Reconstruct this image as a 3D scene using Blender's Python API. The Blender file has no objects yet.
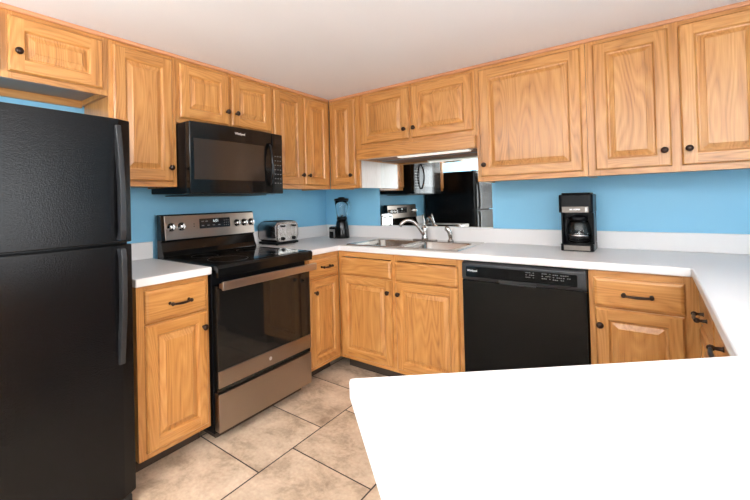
import bpy, bmesh, math, random
from mathutils import Vector, Matrix
from mathutils.geometry import tessellate_polygon
random.seed(4)
S = bpy.context.scene
COL = S.collection
PI = math.pi

# ------------------------------------------------------------------ camera
CAM = Vector((2.3674, -2.8721, 1.2323))
yaw, pit, rol = 0.681, 0.0116, -0.0248
fw = Vector((-math.sin(yaw)*math.cos(pit), math.cos(yaw)*math.cos(pit), math.sin(pit)))
rt = Vector((math.cos(yaw), math.sin(yaw), 0)); up = rt.cross(fw)
r2 = rt*math.cos(rol)+up*math.sin(rol); u2 = -rt*math.sin(rol)+up*math.cos(rol)
cd = bpy.data.cameras.new('camera'); cam = bpy.data.objects.new('camera', cd); COL.objects.link(cam)
m = Matrix((r2, u2, -fw)).transposed().to_4x4(); m.translation = CAM
cam.matrix_world = m
cd.sensor_width = 36; cd.lens = 388.64/750*36; cd.shift_x = 46.0/750; cd.shift_y = -52.63/750
cd.clip_start = 0.02
S.camera = cam

# ------------------------------------------------------------------ world, lights, exposure
w = bpy.data.worlds.new('world'); S.world = w; w.use_nodes = True
w.node_tree.nodes['Background'].inputs[0].default_value = (0.93, 0.96, 1, 1)
w.node_tree.nodes['Background'].inputs[1].default_value = 0.9
S.view_settings.view_transform = 'Standard'; S.view_settings.look = 'None'
S.view_settings.exposure = 0.42; S.view_settings.gamma = 1.0
S.view_settings.use_curve_mapping = False
def area(name, loc, rot, sx, sy, power, col=(1, 1, 1), spread=PI):
    l = bpy.data.lights.new(name, 'AREA'); l.shape = 'RECTANGLE'; l.size = sx; l.size_y = sy
    l.energy = power; l.color = col; l.spread = spread
    o = bpy.data.objects.new(name, l); COL.objects.link(o); o.location = loc; o.rotation_euler = rot
    return o
# added fill lamps on the unseen kitchen and living ceilings; daylight at the window
area('kitchen_fill_light', (1.75, -2.35, 2.035), (0, 0, 0), 1.15, 0.55, 1.5, (1, 0.98, 0.96))
area('living_fill_light', (2.9, -3.9, 2.035), (0, 0, 0), 1.2, 0.6, 6, (1, 0.98, 0.96))
area('window_daylight', (5.05, -2.1, 1.35), (0, PI/2, 0), 1.3, 2.0, 48, (0.93, 0.97, 1))
area('patio_fill_light', (3.1, -5.55, 1.1), (PI/2, 0, 0), 2.0, 1.9, 62, (0.93, 0.97, 1))  # daylight fill added at the unseen patio door
# uplights added out of view to brighten the ceiling
area('fill_uplight_a', (1.25, -4.15, 1.455), (PI, 0, 0), 0.34, 0.34, 125, (0.96, 0.98, 1))
area('fill_uplight_b', (3.9, -3.2, 1.455), (PI, 0, 0), 0.34, 0.34, 100, (0.96, 0.98, 1))

# ------------------------------------------------------------------ materials
def newmat(name):
    mt = bpy.data.materials.new(name); mt.use_nodes = True
    nt = mt.node_tree; return mt, nt, nt.nodes['Principled BSDF']
def pm(name, col, rough=0.5, metal=0.0, spec=0.5, bump=None, coat=0, emis=None, trans=0, ior=1.5, var=0.0):
    mt, nt, b = newmat(name)
    b.inputs['Base Color'].default_value = (*col, 1); b.inputs['Roughness'].default_value = rough
    b.inputs['Metallic'].default_value = metal; b.inputs['Specular IOR Level'].default_value = spec
    b.inputs['Coat Weight'].default_value = coat; b.inputs['IOR'].default_value = ior
    b.inputs['Transmission Weight'].default_value = trans
    if emis:
        b.inputs['Emission Color'].default_value = (*emis[0], 1); b.inputs['Emission Strength'].default_value = emis[1]
    tc = nt.nodes.new('ShaderNodeTexCoord')
    if var:
        n = nt.nodes.new('ShaderNodeTexNoise'); n.inputs['Scale'].default_value = 3
        nt.links.new(tc.outputs['Object'], n.inputs['Vector'])
        mx = nt.nodes.new('ShaderNodeMix'); mx.data_type = 'RGBA'
        mx.inputs[6].default_value = (*[c*(1-var) for c in col], 1); mx.inputs[7].default_value = (*[min(1, c*(1+var)) for c in col], 1)
        nt.links.new(n.outputs[0], mx.inputs[0]); nt.links.new(mx.outputs[2], b.inputs['Base Color'])
    if bump:
        n = nt.nodes.new('ShaderNodeTexNoise'); n.inputs['Scale'].default_value = bump[0]; n.inputs['Detail'].default_value = 3
        nt.links.new(tc.outputs['Object'], n.inputs['Vector'])
        bp = nt.nodes.new('ShaderNodeBump'); bp.inputs['Strength'].default_value = bump[1]; bp.inputs['Distance'].default_value = bump[2]
        nt.links.new(n.outputs[0], bp.inputs['Height']); nt.links.new(bp.outputs[0], b.inputs['Normal'])
    return mt

def oak(name, horiz=False, base=((0.235, 0.080, 0.013), (0.49, 0.203, 0.046), (0.65, 0.325, 0.100)), rough=0.36):
    mt, nt, b = newmat(name); N = nt.nodes.new; L = nt.links.new
    tc = N('ShaderNodeTexCoord'); oi = N('ShaderNodeObjectInfo')
    off = N('ShaderNodeVectorMath'); off.operation = 'SCALE'; off.inputs[0].default_value = (37, 23, 51)
    L(oi.outputs['Random'], off.inputs['Scale'])
    add = N('ShaderNodeVectorMath'); add.operation = 'ADD'; L(tc.outputs['Object'], add.inputs[0]); L(off.outputs[0], add.inputs[1])
    def stretched(s):
        mp = N('ShaderNodeVectorMath'); mp.operation = 'MULTIPLY'; L(add.outputs[0], mp.inputs[0]); mp.inputs[1].default_value = s; return mp.outputs[0]
    # cathedral figure: contour lines of a stretched noise
    s1 = (1.1, 1.1, 10.0) if horiz else (10.0, 10.0, 1.1)
    n1 = N('ShaderNodeTexNoise'); n1.inputs['Scale'].default_value = 1; n1.inputs['Detail'].default_value = 1.2; n1.inputs['Roughness'].default_value = 0.4
    L(stretched(s1), n1.inputs['Vector'])
    mul = N('ShaderNodeMath'); mul.operation = 'MULTIPLY'; mul.inputs[1].default_value = 17.0; L(n1.outputs[0], mul.inputs[0])
    fr = N('ShaderNodeMath'); fr.operation = 'PINGPONG'; fr.inputs[1].default_value = 0.5; L(mul.outputs[0], fr.inputs[0])
    # pores: fine streaks
    s2 = (9, 9, 260) if horiz else (260, 260, 9)
    n2 = N('ShaderNodeTexNoise'); n2.inputs['Scale'].default_value = 1; n2.inputs['Detail'].default_value = 2; L(stretched(s2), n2.inputs['Vector'])
    s3 = (1.5, 1.5, 30) if horiz else (30, 30, 1.5)
    n3 = N('ShaderNodeTexNoise'); n3.inputs['Scale'].default_value = 1; n3.inputs['Detail'].default_value = 2; L(stretched(s3), n3.inputs['Vector'])
    a = N('ShaderNodeMath'); a.operation = 'MULTIPLY_ADD'; L(fr.outputs[0], a.inputs[0]); a.inputs[1].default_value = 0.50; a.inputs[2].default_value = -0.06
    b2 = N('ShaderNodeMath'); b2.operation = 'MULTIPLY_ADD'; L(n2.outputs[0], b2.inputs[0]); b2.inputs[1].default_value = 0.42; L(a.outputs[0], b2.inputs[2])
    c2 = N('ShaderNodeMath'); c2.operation = 'MULTIPLY_ADD'; L(n3.outputs[0], c2.inputs[0]); c2.inputs[1].default_value = 0.55; L(b2.outputs[0], c2.inputs[2])
    rp = N('ShaderNodeValToRGB'); e = rp.color_ramp.elements
    e[0].position = 0.22; e[0].color = (*base[0], 1); e[1].position = 0.82; e[1].color = (*base[2], 1)
    k = rp.color_ramp.elements.new(0.45); k.color = (*base[1], 1)
    L(c2.outputs[0], rp.inputs[0])
    # small board to board variation
    hv = N('ShaderNodeHueSaturation'); mr = N('ShaderNodeMapRange'); mr.inputs[3].default_value = 0.92; mr.inputs[4].default_value = 1.06
    L(oi.outputs['Random'], mr.inputs[0]); L(mr.outputs[0], hv.inputs['Value']); L(rp.outputs[0], hv.inputs['Color'])
    L(hv.outputs[0], b.inputs['Base Color'])
    b.inputs['Roughness'].default_value = rough; b.inputs['Specular IOR Level'].default_value = 0.5
    b.inputs['Coat Weight'].default_value = 0.55; b.inputs['Coat Roughness'].default_value = 0.3
    bp = N('ShaderNodeBump'); bp.inputs['Strength'].default_value = 0.25; bp.inputs['Distance'].default_value = 0.0006
    L(c2.outputs[0], bp.inputs['Height']); L(bp.outputs[0], b.inputs['Normal'])
    return mt
OV = oak('oak_vertical_grain'); OH = oak('oak_horizontal_grain', True)
OTRIM = oak('oak_reddish_trim', True, ((0.44, 0.17, 0.07), (0.56, 0.24, 0.11), (0.62, 0.30, 0.15)))
GLARE = oak('end_panel_lamp_glare', False, ((0.66, 0.61, 0.56), (0.80, 0.76, 0.72), (0.88, 0.85, 0.82)), 0.3)  # end panel whitened, lamp glare held in the colour
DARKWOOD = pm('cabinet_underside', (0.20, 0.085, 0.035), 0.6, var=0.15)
UNDER = pm('cabinet_recess_panel', (0.33, 0.26, 0.21), 0.6, var=0.1)
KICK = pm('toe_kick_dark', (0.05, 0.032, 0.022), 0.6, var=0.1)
BLUE = pm('blue_wall_paint', (0.235, 0.555, 0.78), 0.5, var=0.03, bump=(180, 0.12, 0.001))
OFFW = pm('off_white_wall_paint', (0.35, 0.335, 0.32), 0.7, var=0.03)
CEIL = pm('ceiling_paint', (0.87, 0.86, 0.87), 0.8, var=0.01, bump=(90, 0.15, 0.002))
LAM = pm('white_laminate', (0.82, 0.80, 0.79), 0.33, var=0.015)
BRONZE = pm('dark_bronze', (0.035, 0.018, 0.012), 0.28, 0.6, var=0.1)
BLKG = pm('gloss_black_enamel', (0.005, 0.005, 0.005), 0.12, spec=0.35, var=0.1)
BLKS = pm('satin_black_plastic', (0.005, 0.005, 0.006), 0.34, spec=0.16, var=0.1)
BLKM = pm('matte_black_plastic', (0.012, 0.012, 0.012), 0.5, var=0.1)
GLASSK = pm('black_oven_glass', (0.010, 0.009, 0.008), 0.05, var=0.1)
MWWIN = pm('microwave_window_mesh', (0.032, 0.022, 0.016), 0.12, var=0.06)
FRIDGE = pm('pebbled_black_fridge_skin', (0.004, 0.004, 0.0045), 0.2, spec=0.22, bump=(190, 0.8, 0.0008))
FRH = pm('fridge_handle_grey', (0.016, 0.017, 0.019), 0.35, var=0.1)
DWM = pm('dishwasher_black', (0.003, 0.003, 0.003), 0.16, spec=0.15, var=0.1)
DWC = pm('dishwasher_console_black', (0.020, 0.021, 0.023), 0.3, var=0.1)
STW = pm('warm_dark_stainless', (0.37, 0.31, 0.265), 0.28, 1.0, var=0.06)
STS = pm('brushed_sink_steel', (0.60, 0.58, 0.55), 0.27, 1.0, var=0.08)
TOAST = pm('polished_dark_steel', (0.34, 0.33, 0.33), 0.16, 1.0, var=0.08)
STD = pm('dark_brushed_steel', (0.19, 0.165, 0.145), 0.33, 1.0, var=0.06)
STH = pm('handle_stainless', (0.50, 0.45, 0.40), 0.32, 1.0, var=0.06)
CHR = pm('chrome', (0.75, 0.74, 0.73), 0.1, 1.0, var=0.02)
BRN = pm('brushed_nickel', (0.55, 0.53, 0.51), 0.2, 1.0, var=0.04)
MIRR = pm('mirror_silver', (0.86, 0.90, 0.90), 0.0, 1.0, var=0.0)
GLS = pm('clear_glass', (0.95, 0.97, 0.97), 0.02, 0, trans=1.0, ior=1.3)
FAINT = pm('faint_grey_print', (0.16, 0.16, 0.16), 0.5, var=0.05)
INK = pm('white_print', (0.62, 0.62, 0.62), 0.5, var=0.05)
SILV = pm('silver_lettering', (0.75, 0.75, 0.76), 0.3, 0.6, var=0.05)
DISP = pm('display_black', (0.012, 0.010, 0.011), 0.15, var=0.05)
DIGIT = pm('lit_clock_digits', (0.7, 0.8, 0.8), 0.5, emis=((0.75, 0.9, 0.95), 0.4))
LAMPW = pm('lamp_diffuser', (0.9, 0.9, 0.88), 0.5, emis=((1, 0.93, 0.82), 0.45))
FILLLAMP = pm('fill_lamp_diffuser', (0.9, 0.9, 0.88), 0.5, emis=((1, 0.97, 0.93), 0.5))  # glowing face of the added fill lamps
FIXW = pm('fixture_white_metal', (0.72, 0.70, 0.66), 0.4, var=0.03)
RUB = pm('black_rubber', (0.01, 0.01, 0.01), 0.7, var=0.1)

def tilemat():
    mt, nt, b = newmat('beige_stone_floor_tile'); N = nt.nodes.new; L = nt.links.new
    tc = N('ShaderNodeTexCoord')
    sp_ = N('ShaderNodeSeparateXYZ'); L(tc.outputs['Object'], sp_.inputs[0])
    ax_ = N('ShaderNodeMath'); ax_.operation = 'ADD'; ax_.inputs[1].default_value = 0.368; L(sp_.outputs[1], ax_.inputs[0])
    ay_ = N('ShaderNodeMath'); ay_.operation = 'ADD'; ay_.inputs[1].default_value = -0.031; L(sp_.outputs[0], ay_.inputs[0])
    mp = N('ShaderNodeCombineXYZ'); L(ax_.outputs[0], mp.inputs[0]); L(ay_.outputs[0], mp.inputs[1])
    br = N('ShaderNodeTexBrick'); br.offset = 0.5; br.squash = 1
    br.inputs['Scale'].default_value = 1; br.inputs['Brick Width'].default_value = 0.444; br.inputs['Row Height'].default_value = 0.466
    br.inputs['Mortar Size'].default_value = 0.0034; br.inputs['Mortar Smooth'].default_value = 0.0; br.inputs['Bias'].default_value = 0
    br.inputs['Color1'].default_value = (0, 0, 0, 1); br.inputs['Color2'].default_value = (1, 1, 1, 1)
    L(mp.outputs[0], br.inputs['Vector'])
    n = N('ShaderNodeTexNoise'); n.inputs['Scale'].default_value = 5.5; n.inputs['Detail'].default_value = 7; n.inputs['Roughness'].default_value = 0.66; n.inputs['Distortion'].default_value = 0.35
    ad = N('ShaderNodeVectorMath'); ad.operation = 'ADD'
    sc = N('ShaderNodeVectorMath'); sc.operation = 'SCALE'; sc.inputs['Scale'].default_value = 9
    L(br.outputs['Color'], sc.inputs[0]); L(tc.outputs['Object'], ad.inputs[0]); L(sc.outputs[0], ad.inputs[1]); L(ad.outputs[0], n.inputs['Vector'])
    rp = N('ShaderNodeValToRGB'); e = rp.color_ramp.elements
    e[0].position = 0.30; e[0].color = (0.30, 0.20, 0.125, 1); e[1].position = 0.72; e[1].color = (0.80, 0.64, 0.48, 1)
    k = e.new(0.5); k.color = (0.63, 0.475, 0.335, 1)
    L(n.outputs[0], rp.inputs[0])
    n4 = N('ShaderNodeTexNoise'); n4.inputs['Scale'].default_value = 60; n4.inputs['Detail'].default_value = 4; L(tc.outputs['Object'], n4.inputs['Vector'])
    m4 = N('ShaderNodeMix'); m4.data_type = 'RGBA'; m4.blend_type = 'OVERLAY'; m4.inputs[0].default_value = 0.3
    L(rp.outputs[0], m4.inputs[6]); L(n4.outputs[0], m4.inputs[7])
    mx = N('ShaderNodeMix'); mx.data_type = 'RGBA'; mx.inputs[7].default_value = (0.03, 0.016, 0.011, 1)
    L(m4.outputs[2], mx.inputs[6]); L(br.outputs['Fac'], mx.inputs[0]); L(mx.outputs[2], b.inputs['Base Color'])
    b.inputs['Roughness'].default_value = 0.42
    bp = N('ShaderNodeBump'); bp.invert = True; bp.inputs['Distance'].default_value = 0.002; bp.inputs['Strength'].default_value = 0.6
    L(br.outputs['Fac'], bp.inputs['Height']); L(bp.outputs[0], b.inputs['Normal'])
    return mt
TILE = tilemat()

# ------------------------------------------------------------------ helpers
def link(name, bm, mats, parent=None, smooth=False, bevel=0, seg=2, kind=None, bang=0.6):
    bmesh.ops.recalc_face_normals(bm, faces=bm.faces)
    me = bpy.data.meshes.new(name)
    if parent is not None:
        off = Vector(parent.get('_o', (0, 0, 0)))
        bmesh.ops.translate(bm, verts=bm.verts, vec=-off)
    if smooth:
        for f in bm.faces: f.smooth = True
    bm.to_mesh(me); bm.free()
    for mt in (mats if isinstance(mats, (list, tuple)) else [mats]): me.materials.append(mt)
    o = bpy.data.objects.new(name, me); COL.objects.link(o)
    if parent is not None:
        o.parent = parent; o['_o'] = parent['_o']
    else: o['_o'] = (0, 0, 0)
    if bevel:
        md = o.modifiers.new('bevel', 'BEVEL'); md.width = bevel; md.segments = seg; md.limit_method = 'ANGLE'; md.angle_limit = bang
    if kind: o['kind'] = kind
    return o
def thing(name, base, label, cat, group=None):
    o = bpy.data.objects.new(name, None); COL.objects.link(o); o.location = base; o['_o'] = tuple(base)
    o.empty_display_size = 0.1; o['label'] = label; o['category'] = cat
    if group: o['group'] = group
    return o
def tag(o, label, cat, group=None):
    o['label'] = label; o['category'] = cat
    if group: o['group'] = group
    return o
def B(): return bmesh.new()
def box(bm, x0, x1, y0, y1, z0, z1, mi=0, M=None):
    vs = [bm.verts.new((x, y, z)) for z in (z0, z1) for (x, y) in ((x0, y0), (x1, y0), (x1, y1), (x0, y1))]
    if M is not None:
        for v in vs: v.co = M(*v.co)
    for q in ((0, 1, 2, 3), (4, 5, 6, 7), (0, 1, 5, 4), (1, 2, 6, 5), (2, 3, 7, 6), (3, 0, 4, 7)):
        f = bm.faces.new([vs[i] for i in q]); f.material_index = mi
    return vs
def prism(bm, pts, lo, hi, axis=2, mi=0):
    """extrude a 2D outline; axis = the extrusion axis"""
    def P(a, b, c):
        return {2: (a, b, c), 1: (a, c, b), 0: (c, a, b)}[axis]
    v0 = [bm.verts.new(P(a, b, lo)) for a, b in pts]; v1 = [bm.verts.new(P(a, b, hi)) for a, b in pts]
    n = len(pts)
    for f in [bm.faces.new(v0), bm.faces.new(v1)] + [bm.faces.new((v0[i], v0[(i+1) % n], v1[(i+1) % n], v1[i])) for i in range(n)]:
        f.material_index = mi
def tube(bm, pts, rad, n=10, mi=0, flat=None, cap=True):
    pts = [Vector(p) for p in pts]; rings = []
    rad = rad if isinstance(rad, (list, tuple)) else [rad]*len(pts)
    prev = None
    for i, p in enumerate(pts):
        t = (pts[min(i+1, len(pts)-1)]-pts[max(i-1, 0)]).normalized()
        if prev is None:
            a = Vector((0, 0, 1)) if abs(t.z) < 0.9 else Vector((1, 0, 0))
            nx = t.cross(a).normalized()
        else: nx = (prev - t*prev.dot(t)).normalized()
        prev = nx; ny = t.cross(nx)
        r = rad[i]; rx, ry = (r, r) if flat is None else (r*flat[0], r*flat[1])
        rings.append([bm.verts.new(p+nx*math.cos(2*PI*k/n)*rx+ny*math.sin(2*PI*k/n)*ry) for k in range(n)])
    for a, b in zip(rings, rings[1:]):
        for k in range(n):
            f = bm.faces.new((a[k], a[(k+1) % n], b[(k+1) % n], b[k])); f.material_index = mi; f.smooth = True
    if cap:
        for r in (rings[0], rings[-1]):
            f = bm.faces.new(r); f.material_index = mi
def lathe(bm, prof, c=(0, 0, 0), axis=(0, 0, 1), n=20, mi=0, closed=False):
    """prof = [(radius, height along axis)]"""
    ax = Vector(axis).normalized(); a = Vector((1, 0, 0)) if abs(ax.x) < 0.9 else Vector((0, 1, 0))
    e1 = ax.cross(a).normalized(); e2 = ax.cross(e1); c = Vector(c); rings = []
    for r, h in prof:
        rings.append([bm.verts.new(c+ax*h+(e1*math.cos(2*PI*k/n)+e2*math.sin(2*PI*k/n))*max(r, 1e-5)) for k in range(n)])
    prs = list(zip(rings, rings[1:]))
    if closed: prs.append((rings[-1], rings[0]))
    for p, q in prs:
        for k in range(n):
            f = bm.faces.new((p[k], p[(k+1) % n], q[(k+1) % n], q[k])); f.material_index = mi; f.smooth = True
    if not closed:
        for r in (rings[0], rings[-1]):
            f = bm.faces.new(r); f.material_index = mi
def smooth_obj(o, ang=0.7):
    me = o.data
    for p in me.polygons: p.use_smooth = True
    md = o.modifiers.new('edge', 'EDGE_SPLIT'); md.split_angle = ang
    return o
# frames of reference: u along the wall, z up, d out from the wall
def ML(plane): return lambda u, z, d: Vector((plane+d, u, z))      # faces +x
def MB_(plane): return lambda u, z, d: Vector((u, plane-d, z))     # faces -y
def MR(plane): return lambda u, z, d: Vector((plane-d, u, z))      # faces -x
def outv(M): return (M(0, 0, 1)-M(0, 0, 0)).normalized()
def fbox(bm, M, u0, u1, z0, z1, d0, d1, mi=0):
    box(bm, u0, u1, z0, z1, d0, d1, mi, M=lambda a, b, c: M(a, b, c))
def rrect(u0, u1, z0, z1, r, n=5):
    pts = []
    for (cx, cz, a0) in ((u1-r, z1-r, 0), (u0+r, z1-r, PI/2), (u0+r, z0+r, PI), (u1-r, z0+r, 1.5*PI)):
        for k in range(n+1):
            a = a0+PI/2*k/n; pts.append((cx+r*math.cos(a), cz+r*math.sin(a)))
    return pts
def fprism(bm, M, pts, d0, d1, mi=0):
    a = [bm.verts.new(M(u, z, d0)) for u, z in pts]; b = [bm.verts.new(M(u, z, d1)) for u, z in pts]; n = len(pts)
    for f in [bm.faces.new(a), bm.faces.new(b)]+[bm.faces.new((a[i], a[(i+1) % n], b[(i+1) % n], b[i])) for i in range(n)]: f.material_index = mi

def knob(parent, M, u, z, d):
    bm = B(); lathe(bm, [(0.0075, 0), (0.006, 0.004), (0.0055, 0.012), (0.012, 0.016), (0.0155, 0.021), (0.0150, 0.026), (0.010, 0.030), (0.003, 0.0315)], M(u, z, d), outv(M), 14)
    return link('knob', bm, BRONZE, parent)
def pull(parent, M, u, z, d, half=0.05):
    bm = B(); o = outv(M)
    for s in (-1, 1):
        lathe(bm, [(0.0085, 0), (0.006, 0.004), (0.005, 0.018), (0.0085, 0.022), (0.0095, 0.028), (0.006, 0.034), (0.001, 0.036)], M(u+s*half, z, d), o, 12)
    pts = [M(u+half*t, z-0.003*(1-t*t), d+0.027+0.004*(1-t*t)) for t in [-1+0.2*i for i in range(11)]]
    tube(bm, pts, [0.0048+0.0018*(1-abs(-1+0.2*i)) for i in range(11)], 8)
    return link('pull_handle', bm, BRONZE, parent)
def grid_ring(bm, M, r0, d0, r1, d1, mi=0):
    a = [bm.verts.new(M(u, z, d0)) for u, z in r0]; b = [bm.verts.new(M(u, z, d1)) for u, z in r1]
    for i in range(4):
        f = bm.faces.new((a[i], a[(i+1) % 4], b[(i+1) % 4], b[i])); f.material_index = mi[i] if isinstance(mi, tuple) else mi
def rect(u0, u1, z0, z1, i): return [(u0+i, z0+i), (u1-i, z0+i), (u1-i, z1-i), (u0+i, z1-i)]
def door(parent, M, u0, u1, z0, z1, kn=None, fr=0.055, th=0.020):
    """raised-panel oak door: stiles, rails, sunk moulding, bevelled raised field"""
    bm = B(); R = lambda i: rect(u0, u1, z0, z1, i)
    grid_ring(bm, M, R(0), 0.0, R(0), th-0.008, (1, 0, 1, 0))
    grid_ring(bm, M, R(0), th-0.008, R(0.007), th, (1, 0, 1, 0))
    # frame face: stiles full height, rails between
    def q(a, b, c, d, mi):
        f = bm.faces.new([bm.verts.new(M(u, z, th)) for u, z in ((a, c), (b, c), (b, d), (a, d))]); f.material_index = mi
    i = 0.007
    q(u0+i, u0+fr, z0+i, z1-i, 0); q(u1-fr, u1-i, z0+i, z1-i, 0)
    q(u0+fr, u1-fr, z0+i, z0+fr, 1); q(u0+fr, u1-fr, z1-fr, z1-i, 1)
    grid_ring(bm, M, R(fr), th, R(fr+0.004), th-0.003, (1, 0, 1, 0))
    grid_ring(bm, M, R(fr+0.004), th-0.003, R(fr+0.008), th-0.010, (1, 0, 1, 0))
    grid_ring(bm, M, R(fr+0.008), th-0.010, R(fr+0.014), th-0.011, 0)
    grid_ring(bm, M, R(fr+0.014), th-0.011, R(fr+0.036), th-0.003, 0)
    grid_ring(bm, M, R(fr+0.036), th-0.003, R(fr+0.038), th-0.001, 0)
    f = bm.faces.new([bm.verts.new(M(u, z, th-0.001)) for u, z in R(fr+0.038)]); f.material_index = 0
    f = bm.faces.new([bm.verts.new(M(u, z, 0)) for u, z in R(0)]); f.material_index = 0
    bmesh.ops.remove_doubles(bm, verts=bm.verts, dist=1e-5)
    dd = link('door', bm, [OV, OH], parent)
    if kn: knob(dd, M, kn[0], kn[1], th)
    return dd
def drawer(parent, M, u0, u1, z0, z1, pl=None, name='drawer'):
    bm = B(); R = lambda i: rect(u0, u1, z0, z1, i); th = 0.020
    grid_ring(bm, M, R(0), 0, R(0), th-0.009)
    grid_ring(bm, M, R(0), th-0.009, R(0.004), th-0.004)
    grid_ring(bm, M, R(0.004), th-0.004, R(0.014), th)
    bm.faces.new([bm.verts.new(M(u, z, th)) for u, z in R(0.014)]); bm.faces.new([bm.verts.new(M(u, z, 0)) for u, z in R(0)])
    bmesh.ops.remove_doubles(bm, verts=bm.verts, dist=1e-5)
    dd = link(name, bm, OH, parent)
    if pl: pull(dd, M, pl[0], pl[1], th, pl[2] if len(pl) > 2 else 0.05)
    return dd
def faceframe(parent, M, u0, u1, z0, z1, stiles, rails, d=0.019, w=0.03):
    """stiles: list of (u0,u1); rails: list of (z0,z1) — one joined frame just proud of the carcass"""
    bm = B(); st = sorted(stiles)
    for a, b in st: fbox(bm, M, a, b, z0, z1, 0, d, 0)
    for a, b in rails:
        for (p, q) in zip(st, st[1:]):
            fbox(bm, M, p[1], q[0], a, b, 0, d, 1)
    return link('face_frame', bm, [OV, OH], parent)
def text(parent, s, M, u, z, d, size, mat, name='lettering', bold=False, th=0.0006, flip=False):
    cu = bpy.data.curves.new(name, 'FONT'); cu.body = s; cu.size = size; cu.align_x = 'CENTER'; cu.align_y = 'CENTER'
    cu.extrude = th/2; cu.offset = 0.0006 if bold else 0
    o = bpy.data.objects.new('tmp', cu); COL.objects.link(o)
    dg = bpy.context.evaluated_depsgraph_get(); me = bpy.data.meshes.new_from_object(o.evaluated_get(dg))
    bpy.data.objects.remove(o)
    bm = B(); bm.from_mesh(me)
    sgn = -1 if flip else 1
    for v in bm.verts: v.co = M(u+sgn*v.co.x, z+v.co.y, d+th/2+v.co.z)
    return link(name, bm, mat, parent)

# ------------------------------------------------------------------ shell
H = 2.0912; EPS = 0.002
def struct(name, bm, mat): return link(name, bm, mat, kind='structure')
XE, YE = 5.0, -5.5
bm = B(); box(bm, -0.12, XE+0.12, YE-0.12, 0.12, -0.1, 0.0)
fl = struct('floor', bm, TILE)
bm = B(); box(bm, -0.12, XE+0.12, YE-0.12, 0.12, H, H+0.1); struct('ceiling', bm, CEIL)
bm = B(); box(bm, -0.12, 0, YE, 0.12, 0, H); struct('wall_left', bm, BLUE)
bm = B(); box(bm, 0, XE, 0, 0.12, 0, H); struct('wall_back', bm, BLUE)
bm = B(); box(bm, 3.156, 3.27, -1.15, 0, 0, H); struct('wall_kitchen_right', bm, BLUE)
# living room side wall with window opening, rear wall with patio door opening
bm = B()
for a in ((XE, XE+0.12, YE, -3.1, 0, H), (XE, XE+0.12, -1.1, 0.12, 0, H), (XE, XE+0.12, -3.1, -1.1, 0, 0.7), (XE, XE+0.12, -3.1, -1.1, 2.0, H)): box(bm, *a)
struct('wall_right', bm, OFFW)
bm = B()
for a in ((-0.12, 2.0, YE-0.12, YE, 0, H), (4.1, XE+0.12, YE-0.12, YE, 0, H), (2.0, 4.1, YE-0.12, YE, 2.03, H)): box(bm, *a)
struct('wall_rear', bm, OFFW)
bm = B()
for a in ((-3.1, -3.04), (-2.13, -2.07), (-1.16, -1.1)): box(bm, XE+0.03, XE+0.09, a[0], a[1], 0.7, 2.0)
for a in ((0.7, 0.76), (1.94, 2.0)): box(bm, XE+0.03, XE+0.09, -3.1, -1.1, a[0], a[1])
struct('window_1', bm, FIXW)
bm = B()
for a in (2.0, 3.02, 4.04): box(bm, a, a+0.06, YE-0.09, YE-0.03, 0, 2.03)
for a in ((0, 0.06), (1.97, 2.03)): box(bm, 2.0, 4.1, YE-0.09, YE-0.03, a[0], a[1])
struct('door_1', bm, FIXW)
# oak scribe moulding where the cabinets meet the ceiling
bm = B(); box(bm, 0.3155, 0.329, -2.90, -0.329, H-0.021, H-0.0005); link('trim_1', bm, OTRIM, kind='structure', bevel=0.004)
bm = B(); box(bm, 0.329, 2.852, -0.329, -0.3155, H-0.021, H-0.0005); link('trim_2', bm, OTRIM, kind='structure', bevel=0.004)

# ------------------------------------------------------------------ upper cabinets
ZB, ZT = 1.338, H-0.001; UD = 0.296
def upper(axis, u0, u1, z0, label, stiles, rails, doors, group='oak wall cabinets', recess=False, side=None, ztop=2.048):
    plane = UD
    M = ML(plane) if axis == 'L' else MB_(-plane)
    W = (lambda a, b, c: Vector((b, a, c))) if axis == 'L' else (lambda a, b, c: Vector((a, -b, c)))
    base = W((u0+u1)/2, EPS, z0)
    t = thing('wall_cabinet', base, label, 'cabinet', group)
    bm = B()
    def bx(a, b, c, d, e, f, mi): box(bm, a, b, c, d, e, f, mi, M=W)
    g = 0.001
    lip = 0.03 if recess else 0.012
    bx(u0+g, u1-g, EPS, plane, z0+lip, ZT, 0)                         # carcass
    bx(u0+g, u0+0.016, EPS, plane, z0, z0+lip, 0); bx(u1-0.016, u1-g, EPS, plane, z0, z0+lip, 0)
    if recess: bx(u0+0.016, u1-0.016, EPS, 0.02, z0-0.012, z0+lip, 1)
    link('carcass', bm, [OV, OH], t)
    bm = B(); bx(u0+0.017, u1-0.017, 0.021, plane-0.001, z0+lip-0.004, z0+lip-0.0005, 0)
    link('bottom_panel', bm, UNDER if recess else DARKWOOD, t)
    faceframe(t, M, u0+g, u1-g, z0, ZT, stiles, rails)
    for d in doors: door(t, ML(plane+0.0195) if axis == 'L' else MB_(-plane-0.0195), *d)
    return t
R_ = lambda z0, bot: [(z0, z0+bot), (2.035, ZT)]
DT = 2.050
upper('L', -2.885, -2.061, 1.785, 'short wide oak wall cabinet above the black refrigerator',
      [(-2.884, -2.84), (-2.49, -2.435), (-2.103, -2.062)], R_(1.785, 0.035),
      [(-2.862, -2.478, 1.812, DT, (-2.51, 1.897)), (-2.453, -2.087, 1.812, DT, (-2.42, 1.897))], recess=True)
upper('L', -2.061, -1.702, ZB, 'tall single-door oak wall cabinet between the refrigerator and the microwave',
      [(-2.060, -2.02), (-1.75, -1.703)], R_(ZB, 0.05), [(-2.040, -1.728, 1.368, DT, (-1.752, 1.442))])
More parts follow.
